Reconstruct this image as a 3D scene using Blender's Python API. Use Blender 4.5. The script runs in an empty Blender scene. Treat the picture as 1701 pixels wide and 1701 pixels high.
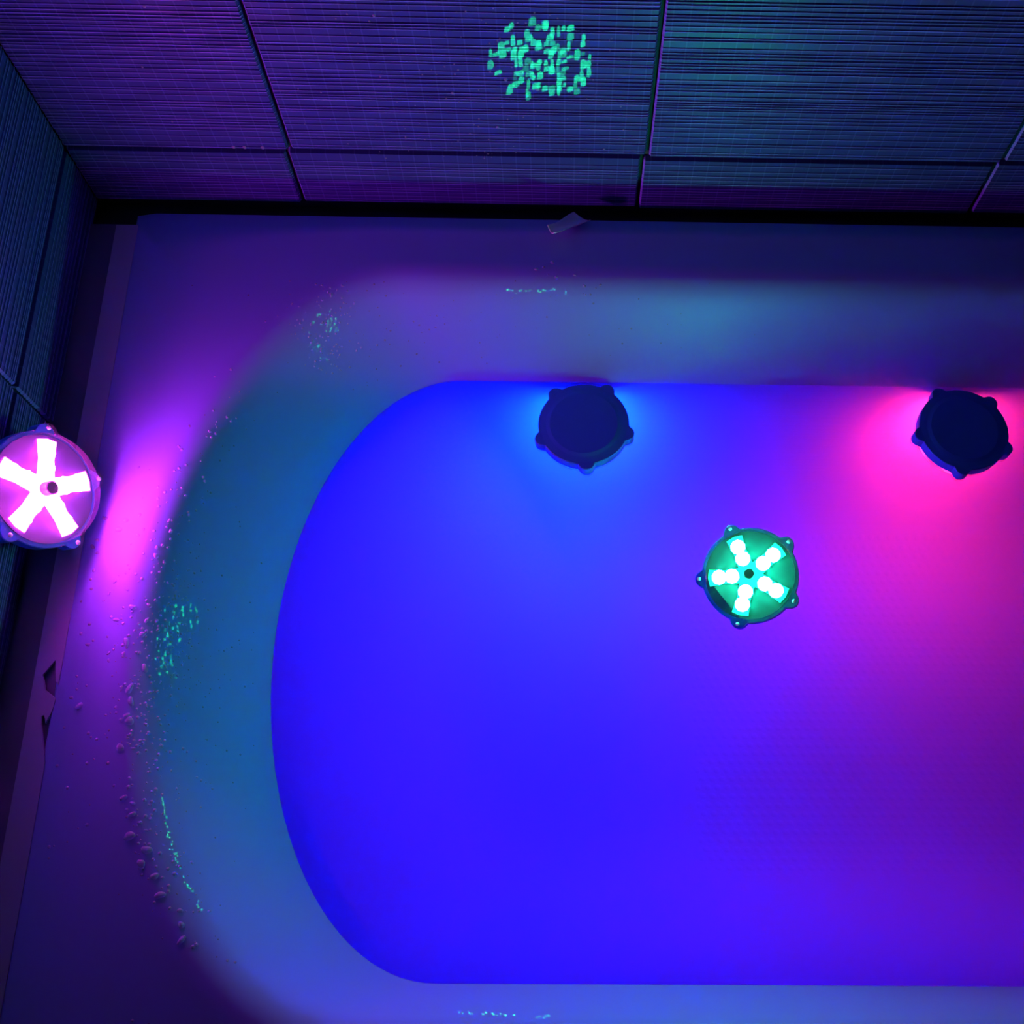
import bpy, bmesh, math, random
from mathutils import Vector, Matrix, Euler
from mathutils.bvhtree import BVHTree

SC = bpy.context.scene
COL = SC.collection
rad = math.radians

# ---------------------------------------------------------------- camera
cam_data = bpy.data.cameras.new('camera')
cam_data.sensor_width = 36.0
cam_data.lens = 1800.0 / 1701.0 * 36.0
cam_data.shift_x = (850.5 - 968.0) / 1701.0
cam_data.shift_y = (905.0 - 850.5) / 1701.0
cam_data.clip_start = 0.02
cam = bpy.data.objects.new('camera', cam_data)
COL.objects.link(cam)
rot = Matrix.Rotation(rad(-2.6), 3, 'Z') @ Matrix.Rotation(rad(20.0), 3, 'X') @ Matrix.Rotation(rad(3.1), 3, 'Z')
cam.matrix_world = Matrix.Translation((0, 0, 0.9)) @ rot.to_4x4()
SC.camera = cam

# ---------------------------------------------------------------- world, exposure
world = bpy.data.worlds.new('dark_room')
SC.world = world
world.use_nodes = True
bg = world.node_tree.nodes['Background']
bg.inputs['Color'].default_value = (0.06, 0.05, 0.35, 1)
bg.inputs['Strength'].default_value = 0.0
SC.view_settings.view_transform = 'Standard'
SC.view_settings.look = 'None'
SC.view_settings.gamma = 1.0
SC.view_settings.exposure = 0.0
SC.view_settings.use_curve_mapping = False
cy = SC.cycles
cy.use_denoising = True
cy.max_bounces = 9
cy.diffuse_bounces = 6
cy.glossy_bounces = 3
cy.transmission_bounces = 4
cy.transparent_max_bounces = 16
cy.use_adaptive_sampling = True
cy.adaptive_threshold = 0.04
cy.sample_clamp_indirect = 30.0
cy.blur_glossy = 0.5
cy.use_light_tree = False

# lamp colours (linear) and strengths: emission of the LEDs
GREEN = ((0.008, 1.0, 0.43), 300.0)
BLUE = ((0.0003, 0.052, 1.0), 860.0)
RED = ((1.0, 0.015, 0.04), 540.0)
PINK = ((1.0, 0.038, 0.92), 320.0)

# ---------------------------------------------------------------- materials
def new_mat(name):
    m = bpy.data.materials.new(name)
    m.use_nodes = True
    nt = m.node_tree
    for n in list(nt.nodes):
        nt.nodes.remove(n)
    out = nt.nodes.new('ShaderNodeOutputMaterial')
    return m, nt, out

def principled(name, col, rough, spec=0.5, bump=None, coat=0.0):
    m, nt, out = new_mat(name)
    p = nt.nodes.new('ShaderNodeBsdfPrincipled')
    p.inputs['Base Color'].default_value = (*col, 1)
    p.inputs['Roughness'].default_value = rough
    p.inputs['Specular IOR Level'].default_value = spec
    p.inputs['Coat Weight'].default_value = coat
    nt.links.new(p.outputs[0], out.inputs[0])
    return m, nt, p

def math_node(nt, op, a, b=None):
    n = nt.nodes.new('ShaderNodeMath')
    n.operation = op
    for i, v in enumerate((a, b)):
        if v is None:
            continue
        if isinstance(v, (int, float)):
            n.inputs[i].default_value = v
        else:
            nt.links.new(v, n.inputs[i])
    return n.outputs[0]

def acrylic_material():
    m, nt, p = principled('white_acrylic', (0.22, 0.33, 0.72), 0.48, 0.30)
    # raised anti-slip dots on the basin floor: a staggered grid of fine relief
    tc = nt.nodes.new('ShaderNodeTexCoord')
    sp = nt.nodes.new('ShaderNodeSeparateXYZ')
    nt.links.new(tc.outputs['Object'], sp.inputs[0])
    # acrylic hardly mirrors where water lies on it
    wet = nt.nodes.new('ShaderNodeMapRange')
    nt.links.new(sp.outputs[2], wet.inputs['Value'])
    wet.inputs['From Min'].default_value = -0.002
    wet.inputs['From Max'].default_value = 0.002
    wet.inputs['To Min'].default_value = 0.03
    wet.inputs['To Max'].default_value = 0.30
    nt.links.new(wet.outputs[0], p.inputs['Specular IOR Level'])
    pitch = 0.0085
    row = math_node(nt, 'DIVIDE', sp.outputs[1], pitch)
    rowi = math_node(nt, 'FLOOR', row)
    odd = math_node(nt, 'MODULO', math_node(nt, 'ABSOLUTE', rowi), 2.0)
    xx = math_node(nt, 'ADD', math_node(nt, 'DIVIDE', sp.outputs[0], pitch * 1.15), math_node(nt, 'MULTIPLY', odd, 0.5))
    fx = math_node(nt, 'SUBTRACT', math_node(nt, 'FRACT', xx), 0.5)
    fy = math_node(nt, 'SUBTRACT', math_node(nt, 'FRACT', row), 0.5)
    d2 = math_node(nt, 'ADD', math_node(nt, 'MULTIPLY', fx, fx), math_node(nt, 'MULTIPLY', fy, fy))
    dot = math_node(nt, 'LESS_THAN', d2, 0.09)
    dist = math_node(nt, 'SQRT', d2)
    dot = nt.nodes.new('ShaderNodeMapRange')
    nt.links.new(dist, dot.inputs['Value'])
    dot.inputs['From Min'].default_value = 0.36
    dot.inputs['From Max'].default_value = 0.16
    in_x = math_node(nt, 'MULTIPLY', math_node(nt, 'GREATER_THAN', sp.outputs[0], 0.13), math_node(nt, 'LESS_THAN', sp.outputs[0], 0.95))
    deep = math_node(nt, 'LESS_THAN', sp.outputs[2], -0.15)
    mask = math_node(nt, 'MULTIPLY', math_node(nt, 'MULTIPLY', in_x, deep), dot.outputs[0])
    b = nt.nodes.new('ShaderNodeBump')
    b.inputs['Strength'].default_value = 0.12
    b.inputs['Distance'].default_value = 0.0012
    nt.links.new(mask, b.inputs['Height'])
    nt.links.new(b.outputs[0], p.inputs['Normal'])
    return m

def tile_material(axis, base, lines):
    m, nt, p = principled('ribbed_tile_' + axis, base, 0.40, 0.28)
    tc = nt.nodes.new('ShaderNodeTexCoord')
    sp = nt.nodes.new('ShaderNodeSeparateXYZ')
    nt.links.new(tc.outputs['Object'], sp.inputs[0])
    # fine upright score lines every 12 mm
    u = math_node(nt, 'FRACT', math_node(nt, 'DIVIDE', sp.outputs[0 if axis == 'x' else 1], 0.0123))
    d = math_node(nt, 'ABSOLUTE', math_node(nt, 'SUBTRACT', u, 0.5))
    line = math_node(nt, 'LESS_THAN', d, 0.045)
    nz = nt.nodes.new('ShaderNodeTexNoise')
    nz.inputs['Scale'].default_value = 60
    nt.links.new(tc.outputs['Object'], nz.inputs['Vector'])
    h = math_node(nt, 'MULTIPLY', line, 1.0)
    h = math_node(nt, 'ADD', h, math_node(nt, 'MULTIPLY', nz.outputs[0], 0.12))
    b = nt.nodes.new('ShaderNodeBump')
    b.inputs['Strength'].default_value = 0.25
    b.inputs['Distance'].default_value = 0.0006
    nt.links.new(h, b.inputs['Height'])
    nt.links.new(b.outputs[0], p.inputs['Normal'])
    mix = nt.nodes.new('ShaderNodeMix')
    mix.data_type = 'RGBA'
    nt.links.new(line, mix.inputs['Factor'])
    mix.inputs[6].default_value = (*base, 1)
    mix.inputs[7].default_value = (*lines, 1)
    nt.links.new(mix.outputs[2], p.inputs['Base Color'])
    return m

def clear_sheet(name, tint, ior, rough=0.0, body=None, body_fac=0.0, two_sided=False):
    """see-through surface: Fresnel mirror over a straight-through tint"""
    m, nt, out = new_mat(name)
    tr = nt.nodes.new('ShaderNodeBsdfTransparent')
    tr.inputs[0].default_value = (*tint, 1)
    gl = nt.nodes.new('ShaderNodeBsdfGlossy')
    gl.inputs['Roughness'].default_value = rough
    if two_sided:
        # thin shell: the same grazing gain seen from inside and outside
        lw = nt.nodes.new('ShaderNodeLayerWeight')
        p5 = math_node(nt, 'POWER', lw.outputs['Facing'], 5.0)
        lw.inputs['Blend'].default_value = 0.5
        f0 = ((ior - 1) / (ior + 1)) ** 2
        fac = math_node(nt, 'ADD', math_node(nt, 'MULTIPLY', p5, 0.6), f0)
    else:
        fr = nt.nodes.new('ShaderNodeFresnel')
        fr.inputs['IOR'].default_value = ior
        fac = fr.outputs[0]
    mx = nt.nodes.new('ShaderNodeMixShader')
    base = tr.outputs[0]
    if body:
        df = nt.nodes.new('ShaderNodeBsdfDiffuse')
        df.inputs[0].default_value = (*body, 1)
        m2 = nt.nodes.new('ShaderNodeMixShader')
        m2.inputs[0].default_value = body_fac
        nt.links.new(tr.outputs[0], m2.inputs[1])
        nt.links.new(df.outputs[0], m2.inputs[2])
        base = m2.outputs[0]
    nt.links.new(fac, mx.inputs[0])
    nt.links.new(base, mx.inputs[1])
    nt.links.new(gl.outputs[0], mx.inputs[2])
    nt.links.new(mx.outputs[0], out.inputs[0])
    return m

def see_through(name):
    m, nt, out = new_mat(name)
    tr = nt.nodes.new('ShaderNodeBsdfTransparent')
    nt.links.new(tr.outputs[0], out.inputs[0])
    return m

def emit_mat(name, col, strength):
    m, nt, out = new_mat(name)
    e = nt.nodes.new('ShaderNodeEmission')
    e.inputs[0].default_value = (*col, 1)
    e.inputs[1].default_value = strength
    nt.links.new(e.outputs[0], out.inputs[0])
    return m

M = {
    'acrylic': acrylic_material(),
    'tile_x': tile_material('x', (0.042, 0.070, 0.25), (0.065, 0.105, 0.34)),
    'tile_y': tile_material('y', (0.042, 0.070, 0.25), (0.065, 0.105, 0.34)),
    'tile_rib': principled('tile_rib_glaze', (0.27, 0.34, 0.82), 0.40, 0.3)[0],  # paler colour paints gloss highlights on rib lips and one chamfer
    'grout': principled('dark_grout', (0.05, 0.05, 0.06), 0.8)[0],
    'plaster': principled('plain_wall_paint', (0.07, 0.07, 0.08), 0.7)[0],
    'floor': principled('grey_floor_tile', (0.08, 0.08, 0.085), 0.5)[0],
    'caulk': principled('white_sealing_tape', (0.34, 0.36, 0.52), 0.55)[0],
    'joint': principled('grey_backing', (0.13, 0.14, 0.22), 0.7)[0],
    'groove': principled('grimy_sealant', (0.04, 0.04, 0.045), 0.7)[0],  # near-black sealant in the sunken back joint
    'back_plastic': principled('dark_plastic', (0.015, 0.22, 0.60), 0.6)[0],
    'plate': principled('pale_plate', (0.030, 0.050, 0.075), 0.5)[0],
    'screw': principled('steel_screw', (0.6, 0.6, 0.62), 0.3)[0],
    'hub': principled('hub_plastic', (0.02, 0.02, 0.03), 0.5)[0],
    'water': clear_sheet('still_water', (0.72, 0.52, 1.0), 1.33),
    'water_side': see_through('water_contact'),
    'cover': clear_sheet('clear_plastic', (0.94, 0.94, 0.94), 1.45, 0.05, (0.8, 0.8, 0.8), 0.012, True),
    'drop': clear_sheet('water_bead', (0.99, 0.99, 0.99), 1.33, 0.06, (0.66, 0.71, 0.95), 0.36, True),
    'film': clear_sheet('water_film', (0.99, 0.99, 0.99), 1.33, 0.20, None, 0.0, True),  # surface of the added facets that mirror the green light
    'tape': clear_sheet('torn_tape', (0.9, 0.9, 0.9), 1.45, 0.4, (0.9, 0.75, 0.95), 0.85, True),
}

# ---------------------------------------------------------------- object helpers
def link(name, me, mat, parent=None, smooth=False):
    o = bpy.data.objects.new(name, me)
    COL.objects.link(o)
    if mat is not None:
        me.materials.clear()
        me.materials.append(mat)
    if parent is not None:
        o.parent = parent
    if smooth:
        for f in me.polygons:
            f.use_smooth = True
    return o

def from_py(name, vs, fs, mat, parent=None, smooth=False):
    me = bpy.data.meshes.new(name)
    me.from_pydata([tuple(v) for v in vs], [], fs)
    me.validate()
    bm = bmesh.new(); bm.from_mesh(me)
    bmesh.ops.recalc_face_normals(bm, faces=bm.faces)
    bm.to_mesh(me); bm.free()
    return link(name, me, mat, parent, smooth)

def from_bm(name, bm, mat, parent=None, smooth=False):
    me = bpy.data.meshes.new(name)
    bmesh.ops.recalc_face_normals(bm, faces=bm.faces)
    bm.to_mesh(me); bm.free()
    return link(name, me, mat, parent, smooth)

def empty(name, loc, rot=None, parent=None):
    o = bpy.data.objects.new(name, None)
    COL.objects.link(o)
    o.location = loc
    o.empty_display_size = 0.03
    if rot is not None:
        o.rotation_euler = rot
    if parent:
        o.parent = parent
    return o

def tag(o, label, cat, group=None, kind=None):
    o['label'] = label
    o['category'] = cat
    if group:
        o['group'] = group
    if kind:
        o['kind'] = kind
    return o

def structure(o, label=None, cat=None):
    o['kind'] = 'structure'
    if label:
        o['label'] = label
    if cat:
        o['category'] = cat
    return o

def box_bm(bm, lo, hi):
    vs = [bm.verts.new((x, y, z)) for x in (lo[0], hi[0]) for y in (lo[1], hi[1]) for z in (lo[2], hi[2])]
    for a in ((0, 1, 3, 2), (4, 6, 7, 5), (0, 4, 5, 1), (2, 3, 7, 6), (0, 2, 6, 4), (1, 5, 7, 3)):
        bm.faces.new([vs[i] for i in a])

def box(name, lo, hi, mat, parent=None):
    bm = bmesh.new(); box_bm(bm, lo, hi)
    return from_bm(name, bm, mat, parent)

def lathe(prof, n=48):
    """closed or open profile [(r,z)] spun about Z"""
    vs, fs = [], []
    for r, z in prof:
        for k in range(n):
            a = 2 * math.pi * k / n
            vs.append((r * math.cos(a), r * math.sin(a), z))
    for i in range(len(prof) - 1):
        for k in range(n):
            fs.append((i * n + k, i * n + (k + 1) % n, (i + 1) * n + (k + 1) % n, (i + 1) * n + k))
    return vs, fs

# ---------------------------------------------------------------- the room
WX, WY = -0.420, 0.617          # faces of the left and back tile walls
RIM = 0.097                     # top of the tub rim (water surface is z = 0)
XR, YF, ZF, ZC = 1.32, -1.35, -0.46, 2.1

wall_back = structure(box('wall_back', (WX - 0.12, WY + 0.006, ZF), (XR + 0.1, WY + 0.10, ZC), M['grout']), 'ribbed tile wall behind the far long side of the tub', 'wall')
wall_left = structure(box('wall_left', (WX - 0.10, YF, ZF), (WX - 0.006, WY + 0.006, ZC), M['grout']), 'ribbed tile wall at the rounded end of the tub', 'wall')
structure(box('wall_right', (XR, YF, ZF), (XR + 0.1, WY + 0.006, ZC), M['plaster']), 'plain wall at the far end of the room', 'wall')
structure(box('wall_front', (WX - 0.1, YF - 0.1, ZF), (XR + 0.1, YF, ZC), M['plaster']), 'plain wall behind the camera', 'wall')
structure(box('floor', (WX - 0.1, YF - 0.1, ZF - 0.1), (XR + 0.1, WY + 0.1, ZF), M['floor']), 'grey bathroom floor beside the tub', 'floor')
structure(box('ceiling', (WX - 0.1, YF - 0.1, ZC), (XR + 0.1, WY + 0.1, ZC + 0.1), M['plaster']), 'plain bathroom ceiling', 'ceiling')

def rib_profile(h, seed):
    """(depth, z, is_rib) outline of one tile's face: a flat ground crossed by thin raised ribs at uneven spacing"""
    rnd = random.Random(seed)
    pts = [(0.0, 0.0, 0), (0.0050, 0.0012, 0)]
    z = 0.0030
    while z < h - 0.006:
        rh = rnd.choice((0.0009, 0.0011, 0.0014))
        rd = rnd.uniform(0.0004, 0.0008)
        g = 0.0052 + rnd.uniform(-0.0002, 0.0002)
        pts.append((g, z, 1))
        pts.append((g + rd, z + rh * 0.45, 1))
        pts.append((g + rd * 0.9, z + rh * 0.75, 0))
        pts.append((g - 0.0003, z + rh + 0.0003, 0))
        z += rh + rnd.choice((0.0016, 0.0020, 0.0026, 0.0034, 0.0044, 0.0060))
    pts.append((0.0052, h - 0.0012, 0))
    pts.append((0.0, h, 0))
    return pts

def tile_mesh(name, width, h, seed, axis):
    pts = rib_profile(h, seed)
    c = 0.0014
    vs, fs, mi = [], [], []
    n = len(pts)
    for s in (0, 1, 2, 3):
        for d, z, k in pts:
            u = (0.0, c, width - c, width)[s]
            dd = d if s in (1, 2) else max(0.0, d - 0.0022)
            vs.append((u, -dd, z) if axis == 'x' else (dd, u, z))
    for s in range(3):
        for i in range(n - 1):
            fs.append((s * n + i, s * n + i + 1, (s + 1) * n + i + 1, (s + 1) * n + i))
            mi.append(1 if pts[i][2] or s == 0 else 0)  # rib lips and the first chamfer get the painted highlight colour
    fs.append(tuple(range(n))); mi.append(0)
    fs.append(tuple(3 * n + i for i in range(n))); mi.append(0)
    me = bpy.data.meshes.new(name)
    me.from_pydata(vs, [], fs)
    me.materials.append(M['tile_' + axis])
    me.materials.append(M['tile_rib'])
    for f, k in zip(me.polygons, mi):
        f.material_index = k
    bm = bmesh.new(); bm.from_mesh(me)
    bmesh.ops.recalc_face_normals(bm, faces=bm.faces)
    bm.to_mesh(me); bm.free()
    return me

JX = [-0.532, -0.2325, 0.066, 0.366, 0.666, 0.966, 1.266]   # upright joints of the back wall
JZ = [0.088, 0.157, 0.457, 0.757]                           # level joints
G = 0.0030
cache = {}
def get_tile(w, h, seed, axis):
    k = (round(w, 4), round(h, 4), seed, axis)
    if k not in cache:
        cache[k] = tile_mesh('tile', w, h, seed, axis)
    return cache[k]

for r in range(3):
    for c in range(6):
        x0, x1 = JX[c], JX[c + 1]
        if r == 0:
            x0, x1 = x0 - 0.004, x1 - 0.004
        x0 = max(x0, WX - 0.002)
        w = x1 - x0 - G
        h = JZ[r + 1] - JZ[r] - G
        dz = (0.0, 0.0012, -0.0010, 0.0008, 0, 0)[c]
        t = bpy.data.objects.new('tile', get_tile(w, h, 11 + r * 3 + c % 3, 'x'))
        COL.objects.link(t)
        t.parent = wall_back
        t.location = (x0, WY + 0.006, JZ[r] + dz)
JY = [-0.806, -0.506, -0.206, 0.094, 0.394, WY]
for r in range(3):
    for c in range(5):
        w = JY[c + 1] - JY[c] - (G if c < 4 else 0.0)
        h = JZ[r + 1] - JZ[r] - G
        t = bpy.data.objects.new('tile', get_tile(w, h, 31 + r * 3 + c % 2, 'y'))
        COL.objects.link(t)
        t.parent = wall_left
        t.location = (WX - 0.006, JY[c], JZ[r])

# ---------------------------------------------------------------- the bathtub
YC, XC = 0.228, 0.452           # long axis and middle of the tub
OX, OY = -0.381, 0.372          # outer edge: left end x, half depth
# (z, half width, end x, end depth)
LEVELS = [
    (0.0970, 0.326, -0.341, 0.192), (0.0964, 0.319, -0.334, 0.189), (0.0940, 0.3115, -0.3265, 0.186),
    (0.0895, 0.3050, -0.3190, 0.182), (0.0825, 0.2995, -0.3115, 0.178), (0.0720, 0.2945, -0.303, 0.174),
    (0.0450, 0.282, -0.2795, 0.164), (0.0000, 0.261, -0.247, 0.150), (-0.040, 0.244, -0.220, 0.142),
    (-0.080, 0.226, -0.192, 0.134), (-0.115, 0.206, -0.163, 0.126), (-0.142, 0.183, -0.135, 0.116),
    (-0.160, 0.158, -0.106, 0.104), (-0.171, 0.130, -0.076, 0.090), (-0.177, 0.098, -0.042, 0.072),
    (-0.180, 0.060, 0.0, 0.046), (-0.181, 0.0, 0.05, 0.0)]
NA, NS = 56, 12
def near_half(z, w):
    """the near side wall stands a little steeper than the far one"""
    return w - 0.018 * min(1.0, max(0.0, z / 0.085))
def half_loop(w, xl, a, wn=None):
    wn = w if wn is None else wn
    pts = []
    for i in range(NS):
        t = i / NS
        pts.append((XC + (xl + a - XC) * t, w))
    for i in range(NA + 1):
        ph = math.pi / 2 - math.pi * i / NA
        pts.append((xl + a * (1 - math.cos(ph)), (w if ph >= 0 else wn) * math.sin(ph)))
    for i in range(NS, 0, -1):
        t = (i - 1) / NS
        pts.append((XC + (xl + a - XC) * t, -wn))
    return pts
def full(pts):
    left = [(x, y) for x, y in pts]
    right = [(2 * XC - x, y) for x, y in reversed(pts[1:-1])]
    return left + right
def outer_loop(ox, oy, xl, a, w):
    pts = []
    pc = rad(52)
    for i in range(NS):
        pts.append((XC + (xl + a - XC) * i / NS, oy))
    for i in range(NA + 1):
        ph = math.pi / 2 - math.pi * i / NA
        s = 1 if ph >= 0 else -1
        ap = abs(ph)
        if ap <= pc:
            pts.append((ox, s * oy * math.sin(ap) / math.sin(pc)))
        else:
            t = (ap - pc) / (math.pi / 2 - pc)
            pts.append((ox + (xl + a - ox) * t, s * oy))
    for i in range(NS, 0, -1):
        pts.append((XC + (xl + a - XC) * (i - 1) / NS, -oy))
    return pts
loops = []
z0, w0, xl0, a0 = LEVELS[0]
for zz, ins in ((0.070, 0.0), (0.0935, 0.0), (0.0965, 0.0025)):
    loops.append([(x, y + YC, zz) for x, y in full(outer_loop(OX + ins, OY - ins, xl0, a0, w0))])
def mix_loops(A, B, t):
    return [(a[0] + (b[0] - a[0]) * t, a[1] + (b[1] - a[1]) * t) for a, b in zip(A, B)]
OL = full(outer_loop(OX + 0.0025, OY - 0.0025, xl0, a0, w0))
CL = full(half_loop(w0, xl0, a0, near_half(0.1, w0)))
for t, zz in ((0.35, 0.0960), (0.7, 0.0958)):
    loops.append([(x, y + YC, zz + 0.0) for x, y in mix_loops(OL, CL, t)])
LEVELS[0] = (0.0962, w0, xl0, a0)
for zz, w, xl, a in LEVELS:
    loops.append([(x, y + YC, zz) for x, y in full(half_loop(w, xl, a, near_half(zz, w)))])
n = len(loops[0])
vs = [p for L in loops for p in L]
fs = []
for i in range(len(loops) - 1):
    for k in range(n):
        fs.append((i * n + k, i * n + (k + 1) % n, (i + 1) * n + (k + 1) % n, (i + 1) * n + k))
me = bpy.data.meshes.new('basin')
me.from_pydata(vs, [], fs)
bm = bmesh.new(); bm.from_mesh(me)
bmesh.ops.remove_doubles(bm, verts=bm.verts, dist=1e-5)
bmesh.ops.recalc_face_normals(bm, faces=bm.faces)
bm.to_mesh(me)
TUB = BVHTree.FromBMesh(bm)
bm.free()
tub = empty('bathtub', (XC, YC, ZF))
tag(tub, 'white acrylic bathtub with rounded end set against the tile walls', 'bathtub')
def to_parent(o, p):
    o.parent = p
    o.matrix_parent_inverse = Matrix.Translation(p.location).inverted()
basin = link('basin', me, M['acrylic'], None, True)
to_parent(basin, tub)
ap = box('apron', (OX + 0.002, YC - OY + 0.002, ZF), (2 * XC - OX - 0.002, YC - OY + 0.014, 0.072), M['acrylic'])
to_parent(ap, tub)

def tub_at(x, y):
    loc, nor, idx, d = TUB.ray_cast(Vector((x, y, 0.5)), Vector((0, 0, -1)))
    if loc is None:
        return Vector((x, y, RIM)), Vector((0, 0, 1))
    if nor.z < 0:
        nor = -nor
    return loc, nor

# sealing tape along the left wall, torn near the camera, and the sunken joint at the back
def strip(name, outline, z0, z1, mat, parent=None):
    bm = bmesh.new()
    a = [bm.verts.new((x, y, z0)) for x, y in outline]
    b = [bm.verts.new((x, y, z1)) for x, y in outline]
    k = len(outline)
    for i in range(k):
        bm.faces.new((a[i], a[(i + 1) % k], b[(i + 1) % k], b[i]))
    f1 = bm.faces.new(b); f2 = bm.faces.new(list(reversed(a)))
    bm.normal_update()
    bmesh.ops.triangulate(bm, faces=[f1, f2])
    return from_bm(name, bm, mat, parent)

box_joint = structure(box('trim_1', (WX - 0.004, YC - OY, 0.050), (OX + 0.001, YC + OY - 0.012, 0.0935), M['joint']), 'dark sunken joint between tub end and left tile wall', 'joint')
structure(box('trim_2', (WX - 0.004, YC + OY - 0.012, 0.050), (XR, WY + 0.004, 0.0775), M['groove']), 'dark sunken joint between tub and back tile wall', 'joint')
XI, XO = OX + 0.0035, -0.3965
edge = [(XO, -0.142), (XI - 0.001, -0.142), (XI, 0.05), (XI, 0.118), (XI - 0.0075, 0.146), (XI - 0.0085, 0.1525), (XI - 0.0065, 0.1535), (XI - 0.0045, 0.147), (XI - 0.0010, 0.158),
        (XI - 0.0004, 0.166), (XI - 0.0090, 0.172), (XI - 0.0130, 0.1835), (XI - 0.0105, 0.1868), (XI - 0.0055, 0.1948), (XI - 0.0025, 0.1790), (XI, 0.1760),
        (XI, 0.30), (XI, 0.42), (XI, 0.585), (XO, 0.585), (XO, 0.40), (XO, 0.2), (XO, 0.05)]
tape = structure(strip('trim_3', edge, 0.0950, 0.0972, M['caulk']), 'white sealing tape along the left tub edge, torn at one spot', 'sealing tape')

# curled shard of tape sticking out of the back joint
def curled(name, p0, p1, wid, lift, mat):
    vs, fs = [], []
    d = Vector((p1[0] - p0[0], p1[1] - p0[1], 0)); L = d.length; d.normalize()
    s = Vector((-d.y, d.x, 0))
    NU, NV = 10, 6
    for top in (0, 1):
        for i in range(NU + 1):
            u = i / NU
            for j in range(NV + 1):
                v = j / NV - 0.5
                ww = wid * (0.72 + 0.5 * u)
                tip = 0.35 * L * (0.5 - v) * (u ** 2) * 0.6
                p = Vector((p0[0], p0[1], 0)) + d * (L * u + tip) + s * (v * ww)
                z = RIM + 0.0008 + lift * (1 - u) ** 1.6 + 0.0050 * (abs(v) * 2) ** 2 + 0.0012 * math.sin(7 * u + 5 * v)
                vs.append((p.x, p.y, z + 0.0006 * top))
    m = (NU + 1) * (NV + 1)
    for top in (0, 1):
        for i in range(NU):
            for j in range(NV):
                q = [i * (NV + 1) + j, (i + 1) * (NV + 1) + j, (i + 1) * (NV + 1) + j + 1, i * (NV + 1) + j + 1]
                fs.append(tuple(k + m * top for k in q))
    for i in range(NU):
        for j in (0, NV):
            a, b = i * (NV + 1) + j, (i + 1) * (NV + 1) + j
            fs.append((a, b, b + m, a + m))
    for j in range(NV):
        for i in (0, NU):
            a, b = i * (NV + 1) + j, i * (NV + 1) + j + 1
            fs.append((a, b, b + m, a + m))
    return from_py(name, vs, fs, mat, None, True)
shard = curled('tape_shard', (-0.0165, 0.5750), (0.0085, 0.5960), 0.0125, 0.012, M['tape'])
tag(shard, 'curled pinkish shard of torn tape lying on the back rim', 'tape scrap')

# ---------------------------------------------------------------- the water
wl = [(0.0, 0.2618, -0.2480, 0.150)] + [(z, w - 0.0022, xl + 0.0022, a) for z, w, xl, a in LEVELS if z < -0.001]
wl = [(z + (0.0015 if z < -0.001 else 0), w, xl, a) for z, w, xl, a in wl]
vs, fs, mats = [], [], []
wloops = [[(x, y + YC, zz) for x, y in full(half_loop(w, xl, a))] for zz, w, xl, a in wl]
for L in wloops:
    vs += L
for i in range(len(wloops) - 1):
    for k in range(n):
        fs.append((i * n + k, i * n + (k + 1) % n, (i + 1) * n + (k + 1) % n, (i + 1) * n + k)); mats.append(1)
fs.append(tuple(range(n))); mats.append(0)
me = bpy.data.meshes.new('bath_water')
me.from_pydata(vs, [], fs)
me.materials.append(M['water']); me.materials.append(M['water_side'])
for f, k in zip(me.polygons, mats):
    f.material_index = k
bm = bmesh.new(); bm.from_mesh(me)
bmesh.ops.remove_doubles(bm, verts=bm.verts, dist=1e-5)
bmesh.ops.recalc_face_normals(bm, faces=bm.faces)
bm.to_mesh(me); bm.free()
water = bpy.data.objects.new('bath_water', me)
COL.objects.link(water)
tag(water, 'still clear water filling the bathtub, glowing blue and magenta', 'water', kind='stuff')

# ---------------------------------------------------------------- the lights
LUG = [rad(90 + 72 * k) for k in range(5)]
RB = 0.0402
def scalloped(r, z0, z1, lug_r, name, mat, parent, n=200, inner=None):
    """flat plate with five round lugs on its rim (optionally a ring with a hole of radius inner)"""
    def rr(a):
        best = r
        for l in LUG:
            d = (a - l + math.pi) % (2 * math.pi) - math.pi
            # ray / circle hit for a lug centred on the rim
            c = r - 0.0014
            disc = lug_r ** 2 - (c * math.sin(d)) ** 2
            if disc > 0 and abs(d) < 0.6:
                best = max(best, c * math.cos(d) + math.sqrt(disc))
        return best
    ang = [2 * math.pi * k / n for k in range(n)]
    bm = bmesh.new()
    e = 0.0006
    rings = []
    for off, z in ((-e, z0), (0, z0 + e), (0, z1 - e), (-e, z1)):
        rings.append([bm.verts.new(((rr(a) + off) * math.cos(a), (rr(a) + off) * math.sin(a), z)) for a in ang])
    if inner:
        rings.append([bm.verts.new((inner * math.cos(a), inner * math.sin(a), z1)) for a in ang])
        rings.append([bm.verts.new((inner * math.cos(a), inner * math.sin(a), z0)) for a in ang])
        seq = list(zip(rings, rings[1:] + rings[:1]))
    else:
        seq = list(zip(rings, rings[1:]))
    for A, B in seq:
        for k in range(n):
            bm.faces.new((A[k], A[(k + 1) % n], B[(k + 1) % n], B[k]))
    if not inner:
        bm.faces.new(rings[-1]); bm.faces.new(list(reversed(rings[0])))
    return from_bm(name, bm, mat, parent)

def star_outline(rt, ri, wt):
    pts = []
    for l in LUG:
        d = Vector((math.cos(l), math.sin(l))); s = Vector((-d.y, d.x))
        v0 = l - rad(36)
        pts.append(Vector((math.cos(v0), math.sin(v0))) * ri)
        pts.append(d * (rt * 0.62) - s * wt * 0.80)
        pts.append(d * rt - s * wt)
        pts.append(d * (rt + 0.0012))
        pts.append(d * rt + s * wt)
        pts.append(d * (rt * 0.62) + s * wt * 0.80)
    return pts

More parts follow.
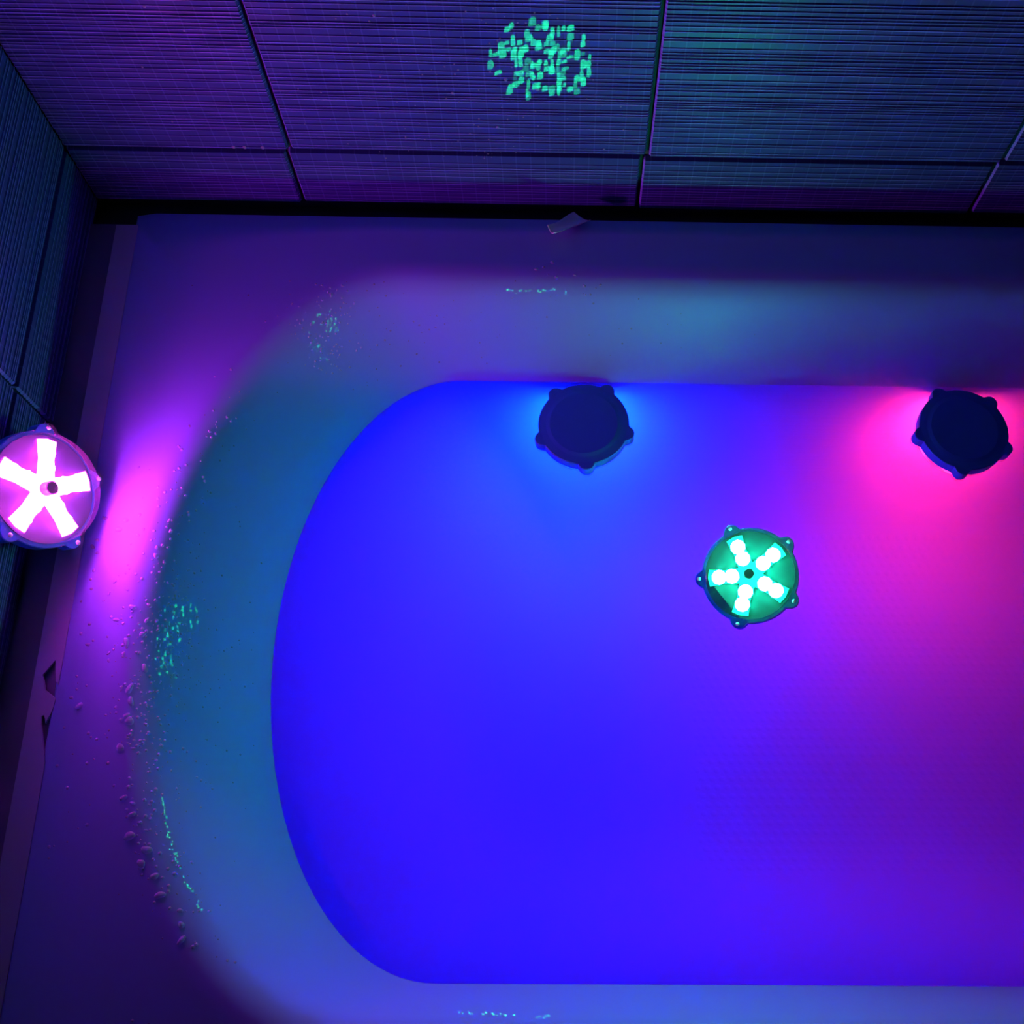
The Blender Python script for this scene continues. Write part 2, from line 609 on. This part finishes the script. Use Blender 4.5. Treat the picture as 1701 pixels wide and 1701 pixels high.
def add_dome(bm, c, r, h, nu=10, nv=3):
    rings = []
    for j in range(nv):
        a = math.pi / 2 * j / nv
        rings.append([bm.verts.new((c[0] + r * math.cos(a) * math.cos(2 * math.pi * k / nu), c[1] + r * math.cos(a) * math.sin(2 * math.pi * k / nu), c[2] + h * math.sin(a))) for k in range(nu)])
    top = bm.verts.new((c[0], c[1], c[2] + h))
    for A, B in zip(rings, rings[1:]):
        for k in range(nu):
            bm.faces.new((A[k], A[(k + 1) % nu], B[(k + 1) % nu], B[k]))
    for k in range(nu):
        bm.faces.new((rings[-1][k], rings[-1][(k + 1) % nu], top))

def make_light(loc, rotation, colour, label, scale=1.0, star_gain=0.05, led_r=0.0064, spin=0.0, suction=False):
    col, power = colour
    root = empty('submersible_light', loc)
    root.rotation_mode = 'QUATERNION'
    root.rotation_quaternion = rotation @ Euler((0, 0, spin)).to_quaternion()
    root.scale = (scale,) * 3
    led_m = emit_mat('led_glow', col, power)
    star_m = emit_mat('star_glow', col, power * star_gain)
    # closed dark back shell: cup with rounded edge, then the lower flange with lugs
    v, f = lathe([(0.0, -0.0008), (0.030, -0.0008), (0.0335, 0.0), (0.0385, 0.0006), (0.0385, 0.0085), (0.0, 0.0085)], 64)
    sh = from_py('back_shell', v, f, M['back_plastic'], root)
    scalloped(RB, 0.0006, 0.0112, 0.0070, 'back_flange', M['back_plastic'], sh)
    # inner plate, star board, LEDs, hub
    v, f = lathe([(0.0, 0.0113), (0.0372, 0.0113), (0.0372, 0.0122), (0.0, 0.0122)], 64)
    from_py('reflector_plate', v, f, M['plate'], root)
    so = star_outline(0.0335, 0.0108, 0.0070)
    st = strip('star_board', [(p.x, p.y) for p in so], 0.0123, 0.0138, star_m, root)
    for l in LUG:
        for r in (0.0147, 0.0254):
            bm = bmesh.new()
            add_dome(bm, (0, 0, 0), led_r, 0.0026)
            o = from_bm('led', bm, led_m, root, True)
            o.location = (r * math.cos(l), r * math.sin(l), 0.0139)
    v, f = lathe([(0.0, 0.0138), (0.0046, 0.0138), (0.0046, 0.0206), (0.0040, 0.0212), (0.0, 0.0212)], 24)
    from_py('centre_post', v, f, M['hub'], root)
    # clear cover with lugs and small screws
    v, f = lathe([(0.0376, 0.0128), (0.0376, 0.0190), (0.0366, 0.0212), (0.0345, 0.0222), (0.0, 0.0226)], 64)
    cv = from_py('clear_cover', v, f, M['cover'], root, True)
    scalloped(RB, 0.0114, 0.0146, 0.0070, 'cover_flange', M['cover'], cv, inner=0.0376)
    for l in LUG:
        bm = bmesh.new()
        add_dome(bm, (0, 0, 0), 0.0017, 0.0011, 10, 3)
        o = from_bm('screw', bm, M['screw'], root, True)
        o.location = ((RB + 0.0022) * math.cos(l), (RB + 0.0022) * math.sin(l), 0.0146)
    if suction:
        v, f = lathe([(0.0, 0.0), (0.005, 0.0), (0.005, -0.010), (0.011, -0.013), (0.018, -0.019), (0.017, -0.0195), (0.0, -0.014)], 32)
        from_py('suction_cup', v, f, M['cover'], root, True)
    tag(root, label, 'light', 'submersible lights around the bathtub')
    return root

def aim(n, spin_ref=(0, 1, 0)):
    """rotation taking local +Z to n, local +Y as close to spin_ref as it gets"""
    z = Vector(n).normalized()
    y = Vector(spin_ref); y = (y - z * y.dot(z)).normalized()
    x = y.cross(z)
    return Matrix((x, y, z)).transposed().to_quaternion()

make_light((0.1630, 0.3000, -0.0030), aim((-0.24, -0.18, 0.955)), GREEN, 'floating light glowing green, lying face up on the water', scale=1.04, spin=rad(19), star_gain=0.010)
make_light((0.0150, 0.4430, 0.0070), aim((0.03, -0.05, -1), (0, 1, 0)), BLUE, 'upturned floating light shining blue down along the far tub side', scale=1.035, spin=rad(32))
make_light((0.3650, 0.4425, 0.0070), aim((-0.03, -0.05, -1), (0, 1, 0)), RED, 'upturned floating light shining magenta down near the right picture edge', scale=1.035, spin=rad(-27))
make_light((-0.4005, 0.3135, 0.1415), aim((0.86, -0.07, 0.49)), PINK, 'light glowing pink, leaning on the left tile wall above the tub rim', scale=1.10, spin=rad(12), star_gain=0.12, suction=True)

# ---------------------------------------------------------------- water beads
def bead_mesh(seed, nu=12, nv=5):
    rnd = random.Random(seed)
    bm = bmesh.new()
    add_dome(bm, (0, 0, 0), 1.0, 0.55, nu, nv)
    ph = rnd.uniform(0, 6)
    for v in bm.verts:
        a = math.atan2(v.co.y, v.co.x)
        k = 1 + 0.14 * math.sin(2 * a + ph) + 0.08 * math.sin(3 * a + 2 * ph)
        v.co.x *= k; v.co.y *= k
    m = bpy.data.meshes.new('water_drop')
    bmesh.ops.recalc_face_normals(bm, faces=bm.faces)
    bm.to_mesh(m); bm.free()
    m.materials.append(M['drop'])
    for f in m.polygons:
        f.use_smooth = True
    return m
beads = [bead_mesh(k) for k in range(4)]
def orient(nor, ang):
    q = Vector((0, 0, 1)).rotation_difference(nor)
    return q @ Euler((0, 0, ang)).to_quaternion()
rnd = random.Random(5)
CREST = [(-0.3212, 0.287, 0.0026), (-0.3213, 0.2803, 0.0034), (-0.3176, 0.268, 0.002), (-0.3214, 0.2402, 0.0034), (-0.3319, 0.2371, 0.004), (-0.3216, 0.2283, 0.003), (-0.3229, 0.2169, 0.004), (-0.3326, 0.2095, 0.0043), (-0.3182, 0.1908, 0.0041), (-0.3255, 0.174, 0.0049), (-0.3232, 0.1646, 0.0047), (-0.3136, 0.3023, 0.0024), (-0.3243, 0.1534, 0.004), (-0.3366, 0.2962, 0.0026), (-0.3232, 0.2767, 0.0016), (-0.321, 0.1812, 0.0016), (-0.3128, 0.1629, 0.0018),
         (-0.322, 0.1499, 0.0047), (-0.3254, 0.1297, 0.0044), (-0.3162, 0.1297, 0.0019), (-0.3172, 0.0938, 0.0034), (-0.3093, 0.0824, 0.0034), (-0.3091, 0.0671, 0.0062), (-0.296, 0.0577, 0.0056), (-0.2981, 0.0483, 0.0044), (-0.2879, 0.0398, 0.0047), (-0.2821, 0.0273, 0.0047), (-0.2677, 0.017, 0.0031), (-0.2651, 0.0073, 0.004), (-0.2632, -0.0023, 0.0044), (-0.3151, 0.1078, 0.0022), (-0.3104, 0.0901, 0.0022), (-0.2986, 0.0713, 0.0019), (-0.2973, 0.0822, 0.0019),
         (-0.3081, 0.3915, 0.0017), (-0.3144, 0.373, 0.0025), (-0.3134, 0.302, 0.0025), (-0.2809, 0.4445, 0.002)]
FLAT = [(-0.3655, 0.2809, 0.0024), (-0.3642, 0.31, 0.0032), (-0.3475, 0.3086, 0.003), (-0.3522, 0.3007, 0.0036), (-0.3672, 0.2917, 0.0022), (-0.3701, 0.286, 0.0026), (-0.3429, 0.227, 0.003), (-0.3661, 0.2666, 0.0022), (-0.3333, 0.2004, 0.0024), (-0.3445, 0.2008, 0.002), (-0.3436, 0.1951, 0.002), (-0.3327, 0.1594, 0.0024), (-0.3601, 0.1601, 0.0045), (-0.3485, 0.2577, 0.0026), (-0.3517, 0.2477, 0.0022), (-0.3613, 0.2074, 0.0024), (-0.3667, 0.1665, 0.0024)]
BACK = [(-0.2044, 0.5194, 0.0028), (-0.1952, 0.5281, 0.002), (-0.0286, 0.5465, 0.0025), (-0.0221, 0.5488, 0.002), (-0.0147, 0.5539, 0.0025), (-0.0112, 0.5403, 0.0022), (0.005, 0.5422, 0.0019), (0.0135, 0.5342, 0.0022), (0.0274, 0.535, 0.0019)]
for pts, label, group in ((CREST, 'clear water bead clinging to the rounded inner edge of the left rim', 'water beads on the left inner edge'),
                          (FLAT, 'clear water bead lying flat on the pink-lit left rim', 'water beads on the left rim'),
                          (BACK, 'clear water bead on the inner edge of the far rim', 'water beads on the far inner edge')):
    for x, y, r in pts:
        loc, nor = tub_at(x, y)
        o = bpy.data.objects.new('water_drop', rnd.choice(beads))
        COL.objects.link(o)
        o.location = loc - nor * 0.0001
        o.rotation_mode = 'QUATERNION'
        o.rotation_quaternion = orient(nor, rnd.uniform(0, 6.28))
        k = r * 0.62
        o.scale = (k * rnd.uniform(1.0, 1.35), k * rnd.uniform(0.75, 1.0), k * 0.9)
        tag(o, label, 'water drop', group)

def spray(name, places, label):
    """many tiny beads as one object"""
    bm = bmesh.new()
    for loc, nor, r in places:
        b2 = bmesh.new()
        add_dome(b2, (0, 0, 0), r, r * 0.55, 7, 2)
        mt = Matrix.Translation(loc) @ orient(nor, rnd.uniform(0, 6)).to_matrix().to_4x4()
        b2.transform(mt)
        tmp = bpy.data.meshes.new('t')
        b2.to_mesh(tmp); b2.free()
        bm.from_mesh(tmp)
        bpy.data.meshes.remove(tmp)
    o = from_bm(name, bm, M['drop'], None, True)
    tag(o, label, 'droplets', kind='stuff')
    return o
places = []
def contour(dy, off):
    w, xl, a = 0.3085, -0.3225, 0.184
    s = max(-1, min(1, dy / w))
    return xl + a * (1 - math.sqrt(max(0, 1 - s * s))) + off
for k in range(420):
    dy = rnd.triangular(-0.27, 0.24, -0.07)
    x = contour(dy, rnd.gauss(0.004, 0.012)); y = YC + dy
    loc, nor = tub_at(x, y)
    places.append((loc, nor, rnd.choice((0.0005, 0.0006, 0.0008, 0.0011, 0.0014))))
for k in range(50):
    loc, nor = tub_at(rnd.uniform(-0.372, -0.335), rnd.uniform(0.05, 0.33))
    places.append((loc, nor, rnd.choice((0.0005, 0.0007, 0.0010, 0.0013))))
spray('water_spray', places, 'scatter of tiny water droplets over the left rim and its inner edge')
places = []
for cx_, cy_, sx, sy, kk in ((-0.212, 0.489, 0.014, 0.014, 130), (-0.305, 0.222, 0.007, 0.028, 170), (-0.285, 0.16, 0.015, 0.10, 90), (-0.06, 0.522, 0.10, 0.012, 70), (-0.18, 0.50, 0.04, 0.02, 40)):
    for k in range(kk):
        loc, nor = tub_at(rnd.gauss(cx_, sx), rnd.gauss(cy_, sy))
        if loc.z > 0.012:
            places.append((loc, nor, rnd.choice((0.0004, 0.0005, 0.0007, 0.0010))))
spray('wall_spray', places, 'fine water droplets on the sloping inner wall above the waterline')
YT = WY - 0.0001
places = []
for x, z, r in ((-0.281, 0.284, .0008), (-0.059, 0.19, .0011), (-0.05, 0.242, .0012), (-0.026, 0.232, .0011), (-0.141, 0.301, .0010), (-0.092, 0.227, .001), (0.028, 0.166, .0009), (-0.28, 0.161, .0013), (-0.271, 0.161, .0014), (-0.256, 0.161, .0014), (-0.302, 0.305, .001), (-0.324, 0.248, .0008), (-0.321, 0.19, .0008)):
    places.append((Vector((x, YT, z)), Vector((0, -1, 0)), r * 1.3))
for k in range(170):
    x, z = rnd.gauss(-0.075, 0.06), rnd.uniform(0.15, 0.36)
    places.append((Vector((x, YT, z)), Vector((0, -1, 0)), rnd.choice((0.0004, 0.0006, 0.0008))))
spray('tile_spray', places, 'small water droplets splashed on the back tile wall')

# added water facets, slanted between green lamp and camera to place green glints
LAMP = Vector((0.1635, 0.3010, 0.008))
EYE = Vector((0, 0, 0.9))
def facet(bm, p, out, w2, h2, jit, lift):
    """a six-sided drop at p on a surface with outward normal out; its face leans towards the mirror angle"""
    nn = ((LAMP - p).normalized() + (EYE - p).normalized()).normalized()
    nn = (nn + Vector((rnd.gauss(0, jit), rnd.gauss(0, jit), rnd.gauss(0, jit)))).normalized()
    up = Vector((0, 0, 1)) if abs(out.z) < 0.9 else Vector((0, 1, 0))
    t = up.cross(out).normalized(); b = out.cross(t).normalized()
    fr = []
    for sx, sz in ((-1, -0.8), (0.1, -1), (1, -0.7), (0.9, 0.6), (0.1, 1), (-0.8, 0.7)):
        q = t * (sx * w2) + b * (sz * h2)
        q -= out * (q.dot(nn) / out.dot(nn))
        fr.append(q)
    low = min(q.dot(out) for q in fr)
    vf = [bm.verts.new(p + q + out * (lift - low)) for q in fr]
    vb = [bm.verts.new(p + q - out * (q.dot(out) + 0.0004)) for q in fr]
    bm.faces.new(vf)
    for k in range(6):
        bm.faces.new((vf[k], vf[(k + 1) % 6], vb[(k + 1) % 6], vb[k]))

bm = bmesh.new()  # facets added and shaped to put a green reflection on the back tiles
for i in range(-11, 12):
    for j in range(-8, 9):
        x, z = -0.024 + i * 0.0046 + rnd.uniform(-0.0012, 0.0012), 0.262 + j * 0.0062 + rnd.uniform(-0.003, 0.003)
        e = (i / 8.5) ** 2 + (j / 6.2) ** 2
        blot = math.sin(x * 260 + z * 90) + math.sin(z * 210 - x * 120 + 1.3)
        if e > rnd.uniform(0.30, 1.25) or blot < -0.95 or rnd.random() < 0.05:
            continue
        facet(bm, Vector((x, YT, z)), Vector((0, -1, 0)), rnd.uniform(0.0012, 0.0030), rnd.uniform(0.0016, 0.0056), 0.018, rnd.uniform(0.0001, 0.0005))
glint_facet = from_bm('water_film', bm, M['film'])
tag(glint_facet, 'wet patch of running drops on the back tiles glinting green', 'water', kind='stuff')

def glints(name, label, line, n, sx, sy, r0, r1, jit):  # scatters drop faces tilted to the mirror angle, so green glints appear here
    bm = bmesh.new()
    for k in range(n):
        t = rnd.random() * (len(line) - 1)
        a, b = Vector(line[int(t)]), Vector(line[int(t) + 1])
        q = a + (b - a) * (t - int(t))
        loc, nor = tub_at(q.x + rnd.gauss(0, sx), q.y + rnd.gauss(0, sy))
        facet(bm, loc, nor, rnd.uniform(r0, r1), rnd.uniform(r0, r1), jit, 0.0001)
    o = from_bm(name, bm, M['film'])
    tag(o, label, 'droplets', kind='stuff')
glints('wet_speckle', 'green glinting wet patch on the left inner wall beside the pink-lit rim', [(-0.297, 0.252), (-0.307, 0.232), (-0.309, 0.205), (-0.302, 0.188)], 46, 0.004, 0.003, 0.0007, 0.0017, 0.020)
glints('wet_speckle', 'green glinting wet patch in the far left corner of the tub wall', [(-0.203, 0.505), (-0.213, 0.492), (-0.222, 0.472)], 34, 0.004, 0.004, 0.0006, 0.0014, 0.020)
glints('wet_streak', 'thin green glinting line of wet drops on the near left inner edge', [(-0.294, 0.096), (-0.285, 0.069), (-0.273, 0.043), (-0.256, 0.018)], 46, 0.0006, 0.0006, 0.0005, 0.0010, 0.008)
glints('wet_streak', 'short green glinting line of wet drops below the far rim', [(-0.055, 0.531), (-0.002, 0.531)], 26, 0.001, 0.0005, 0.0005, 0.0010, 0.008)
glints('wet_streak', 'short green glinting line of wet drops on the near tub side', [(-0.072, -0.050), (-0.008, -0.052)], 26, 0.001, 0.0004, 0.0005, 0.0010, 0.008)
